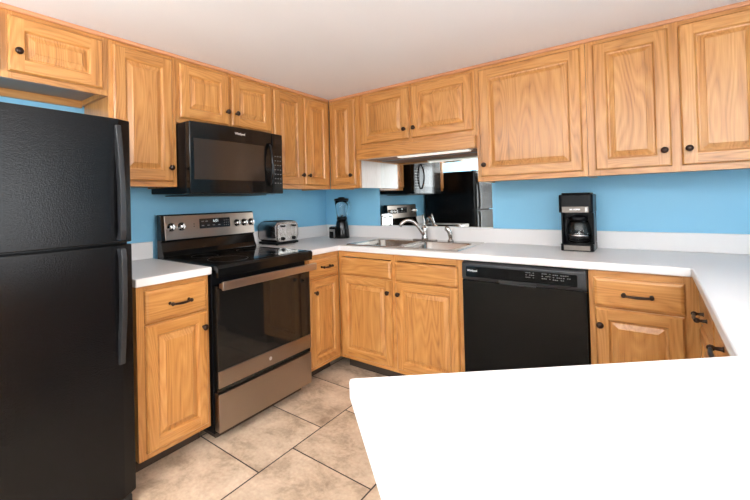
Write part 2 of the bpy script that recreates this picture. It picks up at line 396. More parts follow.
upper('L', -1.702, -0.966, 1.708, 'short two-door oak wall cabinet directly above the black microwave',
      [(-1.701, -1.66), (-1.355, -1.315), (-1.01, -0.967)], R_(1.708, 0.04),
      [(-1.682, -1.347, 1.735, DT, (-1.367, 1.815)), (-1.323, -0.989, 1.735, DT, (-1.295, 1.815))])
upper('L', -0.966, -0.317, ZB, 'tall two-door oak wall cabinet right of the microwave, next to the corner',
      [(-0.965, -0.93), (-0.67, -0.63), (-0.345, -0.3175)], R_(ZB, 0.05),
      [(-0.958, -0.663, 1.368, DT, (-0.683, 1.442)), (-0.638, -0.352, 1.368, DT, (-0.61, 1.442))])
# shift the corner side box so the two runs meet without overlapping
upper('B', 0.318, 0.619, ZB, 'narrow oak wall cabinet in the corner, left of the sink mirror',
      [(0.319, 0.36), (0.572, 0.618)], R_(ZB, 0.05), [(0.338, 0.585, 1.368, DT, (0.552, 1.442))])
sc_ = upper('B', 0.619, 1.538, 1.558, 'short two-door oak wall cabinet over the sink with a light valance',
      [(0.620, 0.665), (1.055, 1.095), (1.505, 1.537)], R_(1.558, 0.12),
      [(0.650, 1.062, 1.676, DT, (1.032, 1.745)), (1.086, 1.520, 1.676, DT, (1.108, 1.745))])
bm = B(); box(bm, 0.622, 1.5365, -0.357, -0.3165, 1.556, 1.640)
link('valance', bm, OH, sc_, bevel=0.004)
upper('B', 1.538, 2.134, ZB, 'wide single-door oak wall cabinet between the sink and the coffee maker',
      [(1.539, 1.58), (2.095, 2.133)], R_(ZB, 0.05), [(1.560, 2.112, 1.368, DT, (1.588, 1.442))])
upper('B', 2.134, 2.852, ZB, 'two-door oak wall cabinet at the right end, above the coffee maker side of the counter',
      [(2.135, 2.19), (2.465, 2.515), (2.81, 2.851)], R_(ZB, 0.05),
      [(2.168, 2.480, 1.368, DT, (2.452, 1.446)), (2.516, 2.832, 1.368, DT, (2.542, 1.446))])
# corner cabinet end panel facing the sink, lamp glare put into its pale colour
bm = B(); box(bm, 0.6195, 0.6215, -0.293, -0.004, ZB, 1.556)
tag(link('end_panel', bm, GLARE), 'glossy end panel painted pale with lamp glare, on the narrow corner cabinet beside the mirror', 'panel')

# under-cabinet lamp over the sink
t = thing('under_cabinet_light', (1.21, -0.27, 1.545), 'white strip light under the sink cabinet, behind the valance', 'light')
bm = B(); box(bm, 0.94, 1.485, -0.310, -0.235, 1.556, 1.5655); link('housing', bm, FIXW, t, bevel=0.003)
bm = B(); box(bm, 0.95, 1.475, -0.305, -0.24, 1.548, 1.5555); link('diffuser', bm, LAMPW, t, bevel=0.005)

# ------------------------------------------------------------------ mirror
t = thing('wall_mirror', (1.07, -0.002, 1.018), 'wall mirror behind the faucet, between backsplash and sink cabinet', 'mirror')
bm = B(); box(bm, 0.606, 1.534, -0.006, -0.0015, 1.0175, 1.5655); link('glass', bm, MIRR, t)
bm = B(); box(bm, 0.6225, 1.534, -0.0095, -0.0065, 1.0175, 1.023); link('edge_clip', bm, FIXW, t)

# ------------------------------------------------------------------ base cabinets
BZ0, BZ1, BF = 0.10, 0.8745, 0.592
def basecab(label, M, W, u0, u1, stiles, rails, doors, drawers, falses=(), depth=BF, name='base_cabinet', z1=BZ1):
    t = thing(name, W((u0+u1)/2, EPS, 0), label, 'cabinet', 'oak base cabinets')
    bm = B(); g = 0.001
    box(bm, u0+g, u1-g, EPS, depth, BZ0, z1, 0, M=W); link('carcass', bm, OV, t)
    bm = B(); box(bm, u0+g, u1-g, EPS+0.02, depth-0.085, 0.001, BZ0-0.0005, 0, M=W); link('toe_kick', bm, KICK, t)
    faceframe(t, M(0), u0+g, u1-g, BZ0, BZ1, stiles, rails)
    for d in doors: door(t, M(0.0195), *d, fr=0.05)
    for d in drawers: drawer(t, M(0.0195), *d)
    for d in falses: drawer(t, M(0.0195), *d, name='false_drawer_front')
    return t
WL = lambda a, b, c: Vector((b, a, c)); WB = lambda a, b, c: Vector((a, -b, c))
L_ = lambda e: ML(BF+e); Bb = lambda e: MB_(-BF-e)
RB = [(0.10, 0.14), (0.685, 0.72), (0.835, BZ1)]
basecab('narrow oak base cabinet between the refrigerator and the range', L_, WL, -2.078, -1.712,
        [(-2.077, -2.03), (-1.745, -1.713)], RB, [(-2.044, -1.732, 0.128, 0.696, (-1.757, 0.622))], [(-2.044, -1.732, 0.706, 0.852, (-1.882, 0.776, 0.048))])
basecab('narrow oak base cabinet in the corner right of the range', L_, WL, -0.970, -0.612,
        [(-0.969, -0.935), (-0.655, -0.613)], RB, [(-0.952, -0.642, 0.128, 0.706, (-0.905, 0.622))], [(-0.952, -0.642, 0.720, 0.845, (-0.785, 0.785, 0.045))])
t = basecab('wide two-door oak sink base cabinet under the steel sink', Bb, WB, 0.612, 1.534,
        [(0.613, 0.66), (1.05, 1.10), (1.49, 1.533)], RB,
        [(0.645, 1.058, 0.128, 0.702, (1.036, 0.622)), (1.088, 1.503, 0.128, 0.702, (1.114, 0.622))], [],
        [(0.645, 1.056, 0.711, 0.830), (1.088, 1.503, 0.707, 0.830)], z1=0.69)
basecab('oak base cabinet with one drawer, right of the dishwasher', Bb, WB, 2.146, 2.543,
        [(2.147, 2.180), (2.485, 2.542)], RB, [(2.171, 2.488, 0.128, 0.697, (2.19, 0.62))], [(2.168, 2.492, 0.706, 0.842, (2.332, 0.772, 0.050))])
# cabinet run on the right, facing the range: two drawer units
WR = lambda a, b, c: Vector((3.156-b, a, c)); Rr = lambda e: MR(2.567-e)
t = basecab('oak drawer base cabinet under the right-hand counter leg', Rr, WR, -1.65, -0.64,
        [(-1.649, -1.60), (-1.17, -1.13), (-0.70, -0.641)], RB,
        [(-1.14, -0.72, 0.128, 0.697, None), (-1.62, -1.16, 0.128, 0.697, None)],
        [(-1.14, -0.72, 0.712, 0.845, (-0.93, 0.779, 0.05)), (-1.62, -1.16, 0.712, 0.845, (-1.41, 0.797, 0.055))], depth=3.156-2.567)

# peninsula: a run at 43 degrees to the room
P1 = Vector((1.945, -2.307)); J = Vector((2.500, -1.784)); dv = (J-P1).normalized(); nv = Vector((dv.y, -dv.x))
PW = 0.66
def PM(off):   # u along the far edge from P1, d out toward the kitchen
    return lambda u, z, d: Vector((P1.x+dv.x*u+nv.x*(off-d), P1.y+dv.y*u+nv.y*(off-d), z))
WP = lambda a, b, c: Vector((P1.x+dv.x*a+nv.x*b, P1.y+dv.y*a+nv.y*b, c))
t = thing('base_cabinet', WP(0.42, 0.3, 0), 'oak base cabinet carrying the angled peninsula worktop', 'cabinet', 'oak base cabinets')
bm = B(); box(bm, 0.05, 0.80, 0.05, 0.60, 0.10, BZ1, 0, M=WP); link('carcass', bm, OV, t)
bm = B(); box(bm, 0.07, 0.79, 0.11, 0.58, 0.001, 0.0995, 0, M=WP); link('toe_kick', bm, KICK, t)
faceframe(t, PM(0.0495), 0.05, 0.80, 0.10, BZ1, [(0.051, 0.09), (0.41, 0.45), (0.76, 0.799)], RB)
door(t, PM(0.0295), 0.07, 0.42, 0.128, 0.70, None, fr=0.05); door(t, PM(0.0295), 0.44, 0.78, 0.128, 0.70, None, fr=0.05)
drawer(t, PM(0.0295), 0.07, 0.42, 0.712, 0.845, (0.245, 0.78)); drawer(t, PM(0.0295), 0.44, 0.78, 0.712, 0.845, (0.61, 0.78))

# ------------------------------------------------------------------ worktops
CZ0, CZ1 = 0.8755, 0.914
def slab(bm, outer, hole=None):
    loops = [[Vector((x, y, 0)) for x, y in outer]]
    if hole: loops.append([Vector((x, y, 0)) for x, y in hole])
    tris = tessellate_polygon(loops); flat = [p for l in loops for p in l]
    lo = [bm.verts.new((p.x, p.y, CZ0)) for p in flat]; hi = [bm.verts.new((p.x, p.y, CZ1)) for p in flat]
    for a in tris:
        bm.faces.new([hi[i] for i in a]); bm.faces.new([lo[i] for i in reversed(a)])
    k = 0
    for l in loops:
        n = len(l)
        for i in range(n): bm.faces.new((lo[k+i], lo[k+(i+1) % n], hi[k+(i+1) % n], hi[k+i]))
        k += n
P2 = P1+Vector((0.705, -0.709)).normalized()*PW
Q = P2+dv*((3.154-P2.x)/dv.x)
SX0, SX1, SY0, SY1 = 0.665, 1.470, -0.555, -0.060
outer = [(0.002, -0.972), (0.635, -0.972), (0.635, -0.635), (2.515, -0.635), (J.x, J.y), tuple(P1), tuple(P2), tuple(Q), (3.154, -0.002), (0.002, -0.002)]
bm = B(); slab(bm, outer, [(SX0, SY0), (SX1, SY0), (SX1, SY1), (SX0, SY1)])
wt = link('worktop', bm, LAM, bevel=0.006, seg=3)
tag(wt, 'white laminate worktop around the sink corner and out over the angled peninsula', 'countertop')
bm = B(); box(bm, 0.002, 0.022, -0.972, -0.0225, CZ1+0.0003, 1.016); box(bm, 0.002, 3.154, -0.022, -0.002, CZ1+0.0003, 1.016)
link('backsplash', bm, LAM, wt, bevel=0.003)
bm = B(); box(bm, 0.002, 0.635, -2.088, -1.702, CZ0, CZ1); w2 = link('worktop', bm, LAM, bevel=0.006, seg=3)
tag(w2, 'short piece of white laminate worktop between refrigerator and range', 'countertop')
bm = B(); box(bm, 0.002, 0.022, -2.088, -1.702, CZ1+0.0003, 1.016); link('backsplash', bm, LAM, w2, bevel=0.003)

# ------------------------------------------------------------------ sink
t = thing('kitchen_sink', (1.07, -0.31, CZ1), 'double-bowl stainless steel drop-in sink in the white worktop', 'sink')
rx0, rx1, ry0, ry1 = 0.650, 1.485, -0.570, -0.045
bowls = [(0.690, 1.050, -0.545, -0.150), (1.085, 1.445, -0.545, -0.150)]
def rect_loop(x0, x1, y0, y1, z, r=0.04, n=4):
    return [Vector((a, b, z)) for a, b in rrect(x0, x1, y0, y1, r, n)]
bm = B()
zt = CZ1+0.005
loops = [rect_loop(rx0, rx1, ry0, ry1, 0, 0.02)]+[rect_loop(*b, 0, 0.05) for b in bowls]
tr = tessellate_polygon(loops); fl_ = [p for l in loops for p in l]
vv = [bm.verts.new((p.x, p.y, zt)) for p in fl_]
for a in tr: bm.faces.new([vv[i] for i in a])
n0 = len(loops[0]); low = [bm.verts.new((p.x+(0.003 if p.x > 1 else -0.003), p.y+(0.003 if p.y > -.3 else -.003), CZ1+0.0008)) for p in loops[0]]
for i in range(n0): bm.faces.new((vv[i], vv[(i+1) % n0], low[(i+1) % n0], low[i]))
link('rim', bm, STS, t)
for b in bowls:
    bm = B(); prev = None
    for z, ins, rr in ((zt, 0, 0.05), (zt-0.006, 0.004, 0.05), (0.775, 0.010, 0.05), (0.758, 0.022, 0.045), (0.752, 0.045, 0.04), (0.749, 0.10, 0.03)):
        ring = [bm.verts.new(p) for p in rect_loop(b[0]+ins, b[1]-ins, b[2]+ins, b[3]-ins, z, rr)]
        if prev:
            for i in range(len(ring)): bm.faces.new((prev[i], prev[(i+1) % len(ring)], ring[(i+1) % len(ring)], ring[i]))
        prev = ring
    bm.faces.new(prev)
    o = link('bowl', bm, STS, t, smooth=True)
    sd = o.modifiers.new('solid', 'SOLIDIFY'); sd.thickness = 0.0012; sd.offset = 1
    c = ((b[0]+b[1])/2, (b[2]+b[3])/2, 0.750)
    bm = B(); lathe(bm, [(0.045, 0.0), (0.045, 0.003), (0.036, 0.004), (0.030, 0.001), (0.006, 0.001), (0.006, 0.012), (0.002, 0.013)], c, n=18); link('drain', bm, CHR, o)

# ------------------------------------------------------------------ faucet and sprayer
zr = zt+0.0008
t = thing('kitchen_faucet', (1.055, -0.098, zr), 'chrome single-lever kitchen faucet with curved spout on the sink rim', 'faucet')
bm = B(); fprism(bm, lambda u, z, d: Vector((u, z, zr+d)), rrect(0.955, 1.155, -0.124, -0.072, 0.025), 0, 0.009); link('deck_plate', bm, BRN, t, bevel=0.003)
bm = B(); lathe(bm, [(0.026, 0), (0.025, 0.012), (0.020, 0.035), (0.021, 0.060), (0.022, 0.080), (0.018, 0.094), (0.008, 0.100)], (1.055, -0.098, zr+0.0095)); link('body', bm, BRN, t)
bm = B(); a = Vector((1.055, -0.110, zr+0.045)); tip = Vector((0.918, -0.240, zr+0.108))
pts = []
for i in range(13):
    s = i/12; p = a.lerp(tip, s); p.z = a.z+(0.128*math.sin(min(1, s*1.0)*PI*0.78)-0.0) * 1.0 if s < 1 else a.z+0.0
    pts.append(p)
zs = [0.045, 0.068, 0.092, 0.112, 0.128, 0.141, 0.150, 0.156, 0.158, 0.155, 0.146, 0.132, 0.112]
for p, z in zip(pts, zs): p.z = zr+z
tube(bm, pts, [0.015, 0.0145, 0.014, 0.0135, 0.013, 0.0125, 0.012, 0.0115, 0.0115, 0.0115, 0.012, 0.0125, 0.0125], 12); link('spout', bm, BRN, t)
bm = B(); tube(bm, [(1.055, -0.098, zr+0.105), (1.052, -0.094, zr+0.130), (1.044, -0.088, zr+0.165), (1.036, -0.084, zr+0.195)], [0.012, 0.008, 0.0075, 0.009], 10, flat=(1.0, 0.6)); link('lever', bm, BRN, t)
t = thing('side_sprayer', (1.258, -0.098, zr), 'chrome side sprayer standing in the sink rim right of the faucet', 'sprayer')
bm = B(); lathe(bm, [(0.023, 0), (0.021, 0.010), (0.014, 0.018), (0.013, 0.028)], (1.258, -0.098, zr)); link('holder', bm, BRN, t)
bm = B(); tube(bm, [(1.258, -0.098, zr+0.024), (1.256, -0.098, zr+0.050), (1.251, -0.100, zr+0.074), (1.241, -0.106, zr+0.092), (1.225, -0.116, zr+0.098)], [0.013, 0.017, 0.020, 0.020, 0.015], 12); link('spray_head', bm, BRN, t)

# ------------------------------------------------------------------ refrigerator
FX = 0.72; FY0, FY1 = -2.872, -2.128
t = thing('refrigerator', (0.36, -2.5, 0), 'black top-freezer refrigerator with pebbled doors at the left edge', 'refrigerator')
bm = B(); box(bm, 0.03, 0.655, FY0, FY1, 0.02, 1.585); link('body', bm, FRIDGE, t, bevel=0.006)
def fdoor(name, z0, z1):
    bm = B(); pts = [(0.661, FY0), (0.661, FY1)]
    n = 14; arc = []
    for i in range(n+1):
        s = i/n; y = FY1+(FY0-FY1)*s; e = min(s, 1-s); bulge = 0.008*(1-(2*s-1)**2)
        rr = 0.018; dx = 0
        dist = e*abs(FY0-FY1)
        if dist < rr: dx = rr-math.sqrt(max(0, rr*rr-(rr-dist)**2))
        arc.append((FX-0.008+bulge-dx, y))
    extra = []
    for k in (0.002, 0.005, 0.010): pass
    prism(bm, pts+arc, z0, z1, 2)
    o = link(name, bm, FRIDGE, t, bevel=0.004)
    return o
fz = fdoor('freezer_door', 1.088, 1.592); fd = fdoor('refrigerator_door', 0.06, 1.078)
def fhandle(parent, z0, z1, name, taper):
    bm = B(); n = 12; ring = []
    for i in range(n+1):
        s = i/n; z = z0+(z1-z0)*s
        q_ = s if taper else 1-s; b = 0.034*math.sin(PI/2*min(1, q_*1.5))*(1 if q_ < 0.97 else 0.75)
        yc = -2.185; hw = 0.013
        x0 = FX-0.006+(max(0, b-0.018) if 0.05 < s < 0.95 else 0); x1 = FX+0.004+b
        ring.append([bm.verts.new(v) for v in ((x0, yc-hw, z), (x1, yc-hw*0.8, z), (x1, yc+hw*0.8, z), (x0, yc+hw, z))])
    for a, b in zip(ring, ring[1:]):
        for k in range(4): bm.faces.new((a[k], a[(k+1) % 4], b[(k+1) % 4], b[k]))
    bm.faces.new(ring[0]); bm.faces.new(ring[-1])
    link(name, bm, FRH, parent, bevel=0.003)
fhandle(fz, 1.10, 1.565, 'handle', 0); fhandle(fd, 0.60, 1.066, 'handle', 1)
bm = B(); box(bm, 0.60, 0.70, FY0+0.02, FY1-0.02, 0.001, 0.052); link('base_grille', bm, BLKM, t)
bm = B(); box(bm, 0.60, 0.70, FY0+0.03, FY0+0.09, 1.5925, 1.603); link('hinge_cover', bm, BLKM, t, bevel=0.003)

# ------------------------------------------------------------------ range
RY0, RY1 = -1.694, -0.978; RC = (RY0+RY1)/2
t = thing('electric_range', (0.34, RC, 0), 'freestanding electric range with dark stainless front and black glass top', 'range')
bm = B(); box(bm, 0.025, 0.612, RY0, RY1, 0.045, 0.895); link('body', bm, BLKS, t, bevel=0.003)
bm = B()
box(bm, 0.05, 0.58, RY0+0.03, RY1-0.03, 0.001, 0.0445); link('foot_skirt', bm, KICK, t)
bm = B(); box(bm, 0.613, 0.655, RY0+0.004, RY1-0.004, 0.062, 0.258); dr = link('storage_drawer', bm, STW, t, bevel=0.004)
bm = B(); box(bm, 0.613, 0.648, RY0+0.004, RY1-0.004, 0.262, 0.812); od = link('oven_door', bm, BLKG, t, bevel=0.003)
bm = B(); box(bm, 0.6485, 0.656, RY0+0.004, RY1-0.004, 0.288, 0.374); st = link('lower_trim', bm, STW, od, bevel=0.002)
bm = B(); box(bm, 0.6485, 0.655, RY0+0.004, RY1-0.004, 0.3755, 0.800); gl = link('door_glass', bm, GLASSK, od, bevel=0.002)
ml = ML(0.6562)
bm = B(); lathe(bm, [(0.011, 0), (0.011, 0.0006), (0.0095, 0.0006), (0.0095, 0.0002)], ml(RC, 0.331, 0), (1, 0, 0), 24); link('emblem_ring', bm, SILV, st)
text(st, 'GE', ml, RC, 0.331, 0.0012, 0.010, SILV, 'emblem_letters')
# oven handle: flat stainless bar on two end brackets
bm = B(); box(bm, 0.700, 0.716, RY0+0.0, RY1+0.004, 0.798, 0.842); h = link('oven_handle', bm, STH, od, bevel=0.004)
for y in (RY0+0.03, RY1-0.03):
    bm = B(); box(bm, 0.6565, 0.6995, y-0.014, y+0.014, 0.801, 0.826); link('handle_bracket', bm, STW, h, bevel=0.003)
# cooktop with front lip
bm = B(); prism(bm, [(0.10, 0.8955), (0.655, 0.8955), (0.662, 0.858), (0.676, 0.860), (0.682, 0.905), (0.672, 0.918), (0.10, 0.918)], RY0-0.003, RY1+0.003, 1)
ct = link('cooktop', bm, BLKG, t, bevel=0.003)
bm = B(); box(bm, 0.13, 0.645, RY0+0.015, RY1-0.015, 0.9182, 0.921); cg = link('cooktop_glass', bm, GLASSK, ct, bevel=0.001)
RING = pm('burner_ring_grey', (0.03, 0.03, 0.03), 0.3, var=0.1)
for (x, y, r) in ((0.50, RY0+0.19, 0.115), (0.50, RY1-0.19, 0.10), (0.27, RY0+0.19, 0.08), (0.27, RY1-0.19, 0.08)):
    bm = B(); lathe(bm, [(r, 0.0), (r, 0.0004), (r-0.003, 0.0004), (r-0.003, 0.0)], (x, y, 0.9212), n=40, closed=True); link('burner_ring', bm, RING, cg)
# backguard
bm = B(); prism(bm, [(0.055, 0.8955), (0.0995, 0.8955), (0.135, 0.925), (0.118, 0.955), (0.100, 1.012), (0.112, 1.018), (0.098, 1.172), (0.085, 1.178), (0.055, 1.178)], RY0, RY1, 1)
bg = link('backguard', bm, BLKG, t, bevel=0.003)
gx0, gz0, gx1, gz1 = 0.1125, 1.022, 0.0985, 1.170
def GM(off):
    n = Vector((gz1-gz0, 0, -(gx1-gx0))).normalized()
    return lambda u, z, d: Vector((gx0+(gx1-gx0)*(z-gz0)/(gz1-gz0), u, z))+n*(d+off)
bm = B(); fbox(bm, GM(0.0005), RY0+0.022, RY1-0.004, 1.022, 1.170, 0, 0.004); cp = link('control_panel', bm, STW, bg, bevel=0.0015)
G = GM(0.0047)
bm = B(); fprism(bm, G, rrect(-1.435, -1.195, 1.078, 1.142, 0.006), 0, 0.002); dsp = link('display', bm, DISP, cp)
G2 = GM(0.0068)
text(dsp, '6:01', G2, -1.310, 1.124, 0, 0.026, DIGIT, 'clock_digits')
marks = [(-1.420+0.042*i, -1.402+0.042*i, 1.094, 1.099) for i in range(4)]+[(-1.420+0.03*i, -1.402+0.03*i, 1.122, 1.126) for i in range(2)]
marks += [(-1.245+0.016*i, -1.239+0.016*i, 1.090+0.016*j, 1.095+0.016*j) for i in range(3) for j in range(3)]
for q in marks:
    bm = B(); fbox(bm, G2, *q, 0, 0.0004); link('button_print', bm, FAINT, dsp)
for y in (-1.632, -1.563, -1.135, -1.072, -1.010):
    bm = B(); c = G(y, 1.100, 0); n = (G(0, 1.1, 1)-G(0, 1.1, 0)).normalized()
    lathe(bm, [(0.0265, 0), (0.0265, 0.004), (0.021, 0.006), (0.020, 0.022), (0.017, 0.026), (0.004, 0.027)], c, n, 20)
    k = link('control_knob', bm, BRN, cp)
    bm = B(); fbox(bm, GM(0.0047+0.0272), y-0.0045, y+0.0045, 1.083, 1.118, 0, 0.009); link('knob_grip', bm, BRN, k, bevel=0.002)
for z in (1.093, 1.108):
    bm = B(); fbox(bm, G, -1.478, -1.470, z, z+0.006, 0, 0.0006); link('panel_print', bm, BLKM, cp)

# ------------------------------------------------------------------ microwave
MY0, MY1 = -1.697, -0.992; MZ0, MZ1 = 1.302, 1.699; MXF = 0.452
t = thing('microwave_oven', (0.2, -1.33, MZ0), 'black over-the-range microwave mounted under the short oak cabinet', 'microwave')
bm = B(); prism(bm, [(0.003, MZ0+0.004), (0.34, MZ0-0.006), (0.40, MZ0), (0.40, MZ1), (0.003, MZ1)], MY0, MY1, 1); link('body', bm, BLKS, t, bevel=0.003)
bm = B(); box(bm, 0.06, 0.335, MY0+0.06, MY1-0.06, MZ0-0.0125, MZ0-0.007); link('vent_filter', bm, BLKM, t)
# bowed front: door and control panel share one curve
def mfx(y):
    s = (y-MY0)/(MY1-MY0); return MXF-0.012+0.020*(1-(2*s-1)**2)
def mfront(name, y0, y1, z0, z1, x0, off, mat, parent, bev=0.004):
    n = 10; bm = B(); pts = [(x0(y1) if callable(x0) else x0, y1), (x0(y0) if callable(x0) else x0, y0)] if not callable(x0) else [(x0(y1+(y0-y1)*i/n), y1+(y0-y1)*i/n) for i in range(n+1)]
    pts += [(mfx(y0+(y1-y0)*i/n)+off, y0+(y1-y0)*i/n) for i in range(n+1)]
    prism(bm, pts, z0, z1, 2); return link(name, bm, mat, parent, bevel=bev)
md = mfront('door', MY0, -1.100, MZ0-0.004, MZ1, 0.4005, 0, BLKG, t)
mc = mfront('control_panel', -1.096, MY1, MZ0-0.004, MZ1, 0.4005, 0, BLKG, t)
mw = mfront('window', -1.672, -1.170, 1.376, 1.605, lambda y: mfx(y)+0.0002, 0.0012, MWWIN, md, 0)
bm = B(); pts = []
for i in range(13):
    s = i/12; z = 1.350+0.275*s; b = 0.036*math.sin(PI*s)**0.7
    pts.append((mfx(-1.128)+0.004+b, -1.128, z))
tube(bm, pts, [0.009]*13, 10, flat=(1.3, 0.9)); link('handle', bm, BLKG, md)
mM = lambda u, z, d: Vector((mfx(u)+0.0003+d, u, z))
text(md, 'Whirlpool', mM, -1.366, 1.660, 0, 0.018, SILV, 'brand_lettering', bold=True)
bm = B(); fbox(bm, mM, -1.075, -0.995, 1.63, 1.665, 0, 0.001); mdp = link('display', bm, DISP, mc)
for r in range(8):
    for c in range(3):
        if r < 7: bm = B(); fbox(bm, mM, -1.074+0.026*c, -1.062+0.026*c, 1.365+0.030*r, 1.370+0.030*r, 0, 0.0005); link('key_print', bm, FAINT, mc)

# ------------------------------------------------------------------ dishwasher
DX0, DX1 = 1.538, 2.142
t = thing('dishwasher', (1.843, -0.3, 0), 'black built-in dishwasher between the sink cabinet and the drawer cabinet', 'dishwasher')
bm = B(); box(bm, DX0+0.004, DX1-0.004, -0.598, -0.03, 0.08, 0.868); link('tub', bm, BLKM, t)
bm = B(); box(bm, DX0+0.01, DX1-0.01, -0.57, -0.05, 0.001, 0.0795); link('toe_kick', bm, KICK, t)
md_ = MB_(-0.5985)
bm = B(); box(bm, DX0, DX1, -0.640, -0.5985, 0.085, 0.765); box(bm, DX0+0.003, DX0+0.012, -0.6395, -0.5985, 0.7651, 0.767)
dd = link('door_panel', bm, DWM, t, bevel=0.005)
bm = B(); prism(bm, [(-0.5985, 0.768), (-0.640, 0.768), (-0.648, 0.784), (-0.644, 0.858), (-0.636, 0.868), (-0.5985, 0.868)], DX0, DX1, 0)
cn = link('control_console', bm, DWC, t, bevel=0.003)
def DM(u, z, d): return Vector((u, -0.648+0.004*(z-0.775)/0.083-d, z))
bm = B(); fprism(bm, DM, rrect(1.562, 2.105, 0.786, 0.846, 0.008), 0.0002, 0.0022); cpn = link('console_inset', bm, DWM, cn, bevel=0.0008)
bm = B(); fbox(bm, DM, 1.742, 1.925, 0.7700, 0.7850, 0.0002, 0.012); hp = link('handle_pocket', bm, BLKM, cn, bevel=0.003)
bm = B(); fbox(bm, DM, 1.746, 1.921, 0.7640, 0.7690, -0.006, 0.010); link('pocket_lip', bm, DWC, hp, bevel=0.001)
text(cpn, 'Whirlpool', DM, 1.598, 0.822, 0.0024, 0.013, SILV, 'brand_lettering', bold=True)
for (u0, n, rows) in ((1.875, 5, 3), (1.950, 5, 3), (2.000, 6, 3), (2.045, 4, 2)):
    for r in range(rows):
        for k in range(n):
            if (k+r*2) % 4 == 3: continue
            bm = B(); fbox(bm, DM, u0+0.0085*k, u0+0.0085*k+0.006, 0.836-0.012*r-0.002*(u0 > 1.99), 0.8395-0.012*r-0.002*(u0 > 1.99), 0.0023, 0.0027); link('button_print', bm, FAINT, cpn)

# ------------------------------------------------------------------ toaster
ty0, ty1 = -0.876, -0.628; tx0, tx1 = 0.024, 0.238; tz = CZ1
t = thing('toaster', ((tx0+tx1)/2, (ty0+ty1)/2, tz), 'wide stainless steel toaster with two levers on the worktop beside the range', 'toaster')
bm = B(); box(bm, tx0+0.004, tx1-0.004, ty0+0.006, ty1-0.006, tz+0.006, tz+0.024); base_ = link('base', bm, BLKS, t, bevel=0.006)
for x in (tx0+0.03, tx1-0.03):
    for y in (ty0+0.03, ty1-0.03):
        bm = B(); lathe(bm, [(0.010, 0), (0.011, 0.0055)], (x, y, tz+0.0005), n=10); link('foot', bm, RUB, base_)
bm = B()
prism(bm, [(y, z) for y, z in rrect(ty0, ty1, tz+0.022, tz+0.178, 0.045, 6)], tx0+0.012, tx1-0.010, 0)
sh = link('shell', bm, TOAST, t, bevel=0.006, seg=3)
bm = B(); prism(bm, [(y, z) for y, z in rrect(ty0+0.016, ty1-0.016, tz+0.026, tz+0.164, 0.030, 6)], tx1-0.0095, tx1-0.001, 0); fp = link('front_panel', bm, BRN, t, bevel=0.003)
bm = B(); prism(bm, [(y, z) for y, z in rrect(ty0+0.006, ty1-0.006, tz+0.026, tz+0.172, 0.040, 6)], tx0+0.002, tx0+0.0115, 0); link('rear_panel', bm, BLKS, t, bevel=0.003)
bm = B(); box(bm, tx0+0.03, tx1-0.03, ty0+0.038, ty1-0.038, tz+0.1783, tz+0.1805); tp = link('slot_plate', bm, BLKS, t, bevel=0.0008)
for i in range(4):
    y = ty0+0.060+i*0.043
    bm = B(); box(bm, tx0+0.038, tx1-0.038, y-0.010, y+0.010, tz+0.1807, tz+0.1815); link('slot', bm, BLKM, tp)
for y in (-0.808, -0.692):
    bm = B(); box(bm, tx1-0.0008, tx1+0.0006, y-0.024, y-0.018, tz+0.070, tz+0.150); box(bm, tx1-0.0008, tx1+0.0006, y+0.018, y+0.024, tz+0.070, tz+0.150); link('lever_track', bm, CHR, fp)
    bm = B(); box(bm, tx1-0.0005, tx1+0.018, y-0.013, y+0.013, tz+0.136, tz+0.150); link('lever', bm, BLKS, fp, bevel=0.004)
    bm = B(); lathe(bm, [(0.014, 0), (0.013, 0.010), (0.010, 0.013)], (tx1-0.0005, y, tz+0.048), (1, 0, 0), 16); link('browning_knob', bm, BLKS, fp)
    bm = B()
    for k in (-1, 1): lathe(bm, [(0.0055, 0), (0.005, 0.003)], (tx1-0.0005, y+k*0.030, tz+0.048), (1, 0, 0), 10)
    link('button', bm, CHR, fp)

# ------------------------------------------------------------------ blender
bx, by = 0.312, -0.165; bz = CZ1+0.0005
t = thing('countertop_blender', (bx, by, bz), 'black blender with clear jar on the worktop in the corner', 'blender')
bm = B(); lathe(bm, [(0.062, 0), (0.064, 0.012), (0.060, 0.07), (0.050, 0.135), (0.046, 0.150), (0.040, 0.156)], (bx, by, bz), n=28); mb = link('motor_base', bm, BLKG, t)
ca = Vector((-0.30, -0.95, 0)).normalized(); cs = Vector((-ca.y, ca.x, 0))   # control face looks toward the room
ca = Vector((0.10, -1.0, 0)).normalized(); cs = Vector((1, 0.1, 0)).normalized()
lx = Vector((bx-0.058, by-0.040, bz))
bm = B(); prism(bm, [(lx.x+0.001*0+a, lx.y+b) for a, b in rrect(-0.036, 0.040, -0.034, 0.034, 0.016)], bz, bz+0.098, 2); cm = link('control_block', bm, BLKS, mb, bevel=0.008, seg=3)
bm = B(); prism(bm, [(lx.x+a, lx.y+b) for a, b in rrect(-0.026, 0.030, -0.026, 0.026, 0.012)], bz+0.0985, bz+0.104, 2); link('top_plate', bm, STS, cm, bevel=0.002)
bm = B(); box(bm, lx.x+0.022, lx.x+0.036, lx.y-0.0372, lx.y-0.0345, bz+0.008, bz+0.080); box(bm, lx.x-0.026, lx.x+0.020, lx.y-0.0372, lx.y-0.0345, bz+0.060, bz+0.080); link('silver_panel', bm, STS, cm, bevel=0.0008)
bm = B(); lathe(bm, [(0.010, 0), (0.009, 0.010)], (lx.x-0.004, lx.y-0.0345, bz+0.035), (0, -1, 0), 14); link('speed_knob', bm, BLKG, cm)
jz = bz+0.157
bm = B(); lathe(bm, [(0.043, 0), (0.045, 0.010), (0.045, 0.022), (0.041, 0.026)], (bx, by, jz), n=24); link('collar', bm, BLKS, t)
bm = B(); n = 28
outp = [(0.042, 0.027), (0.046, 0.06), (0.054, 0.12), (0.060, 0.168)]; inp = [(r-0.004, h) for r, h in reversed(outp)]
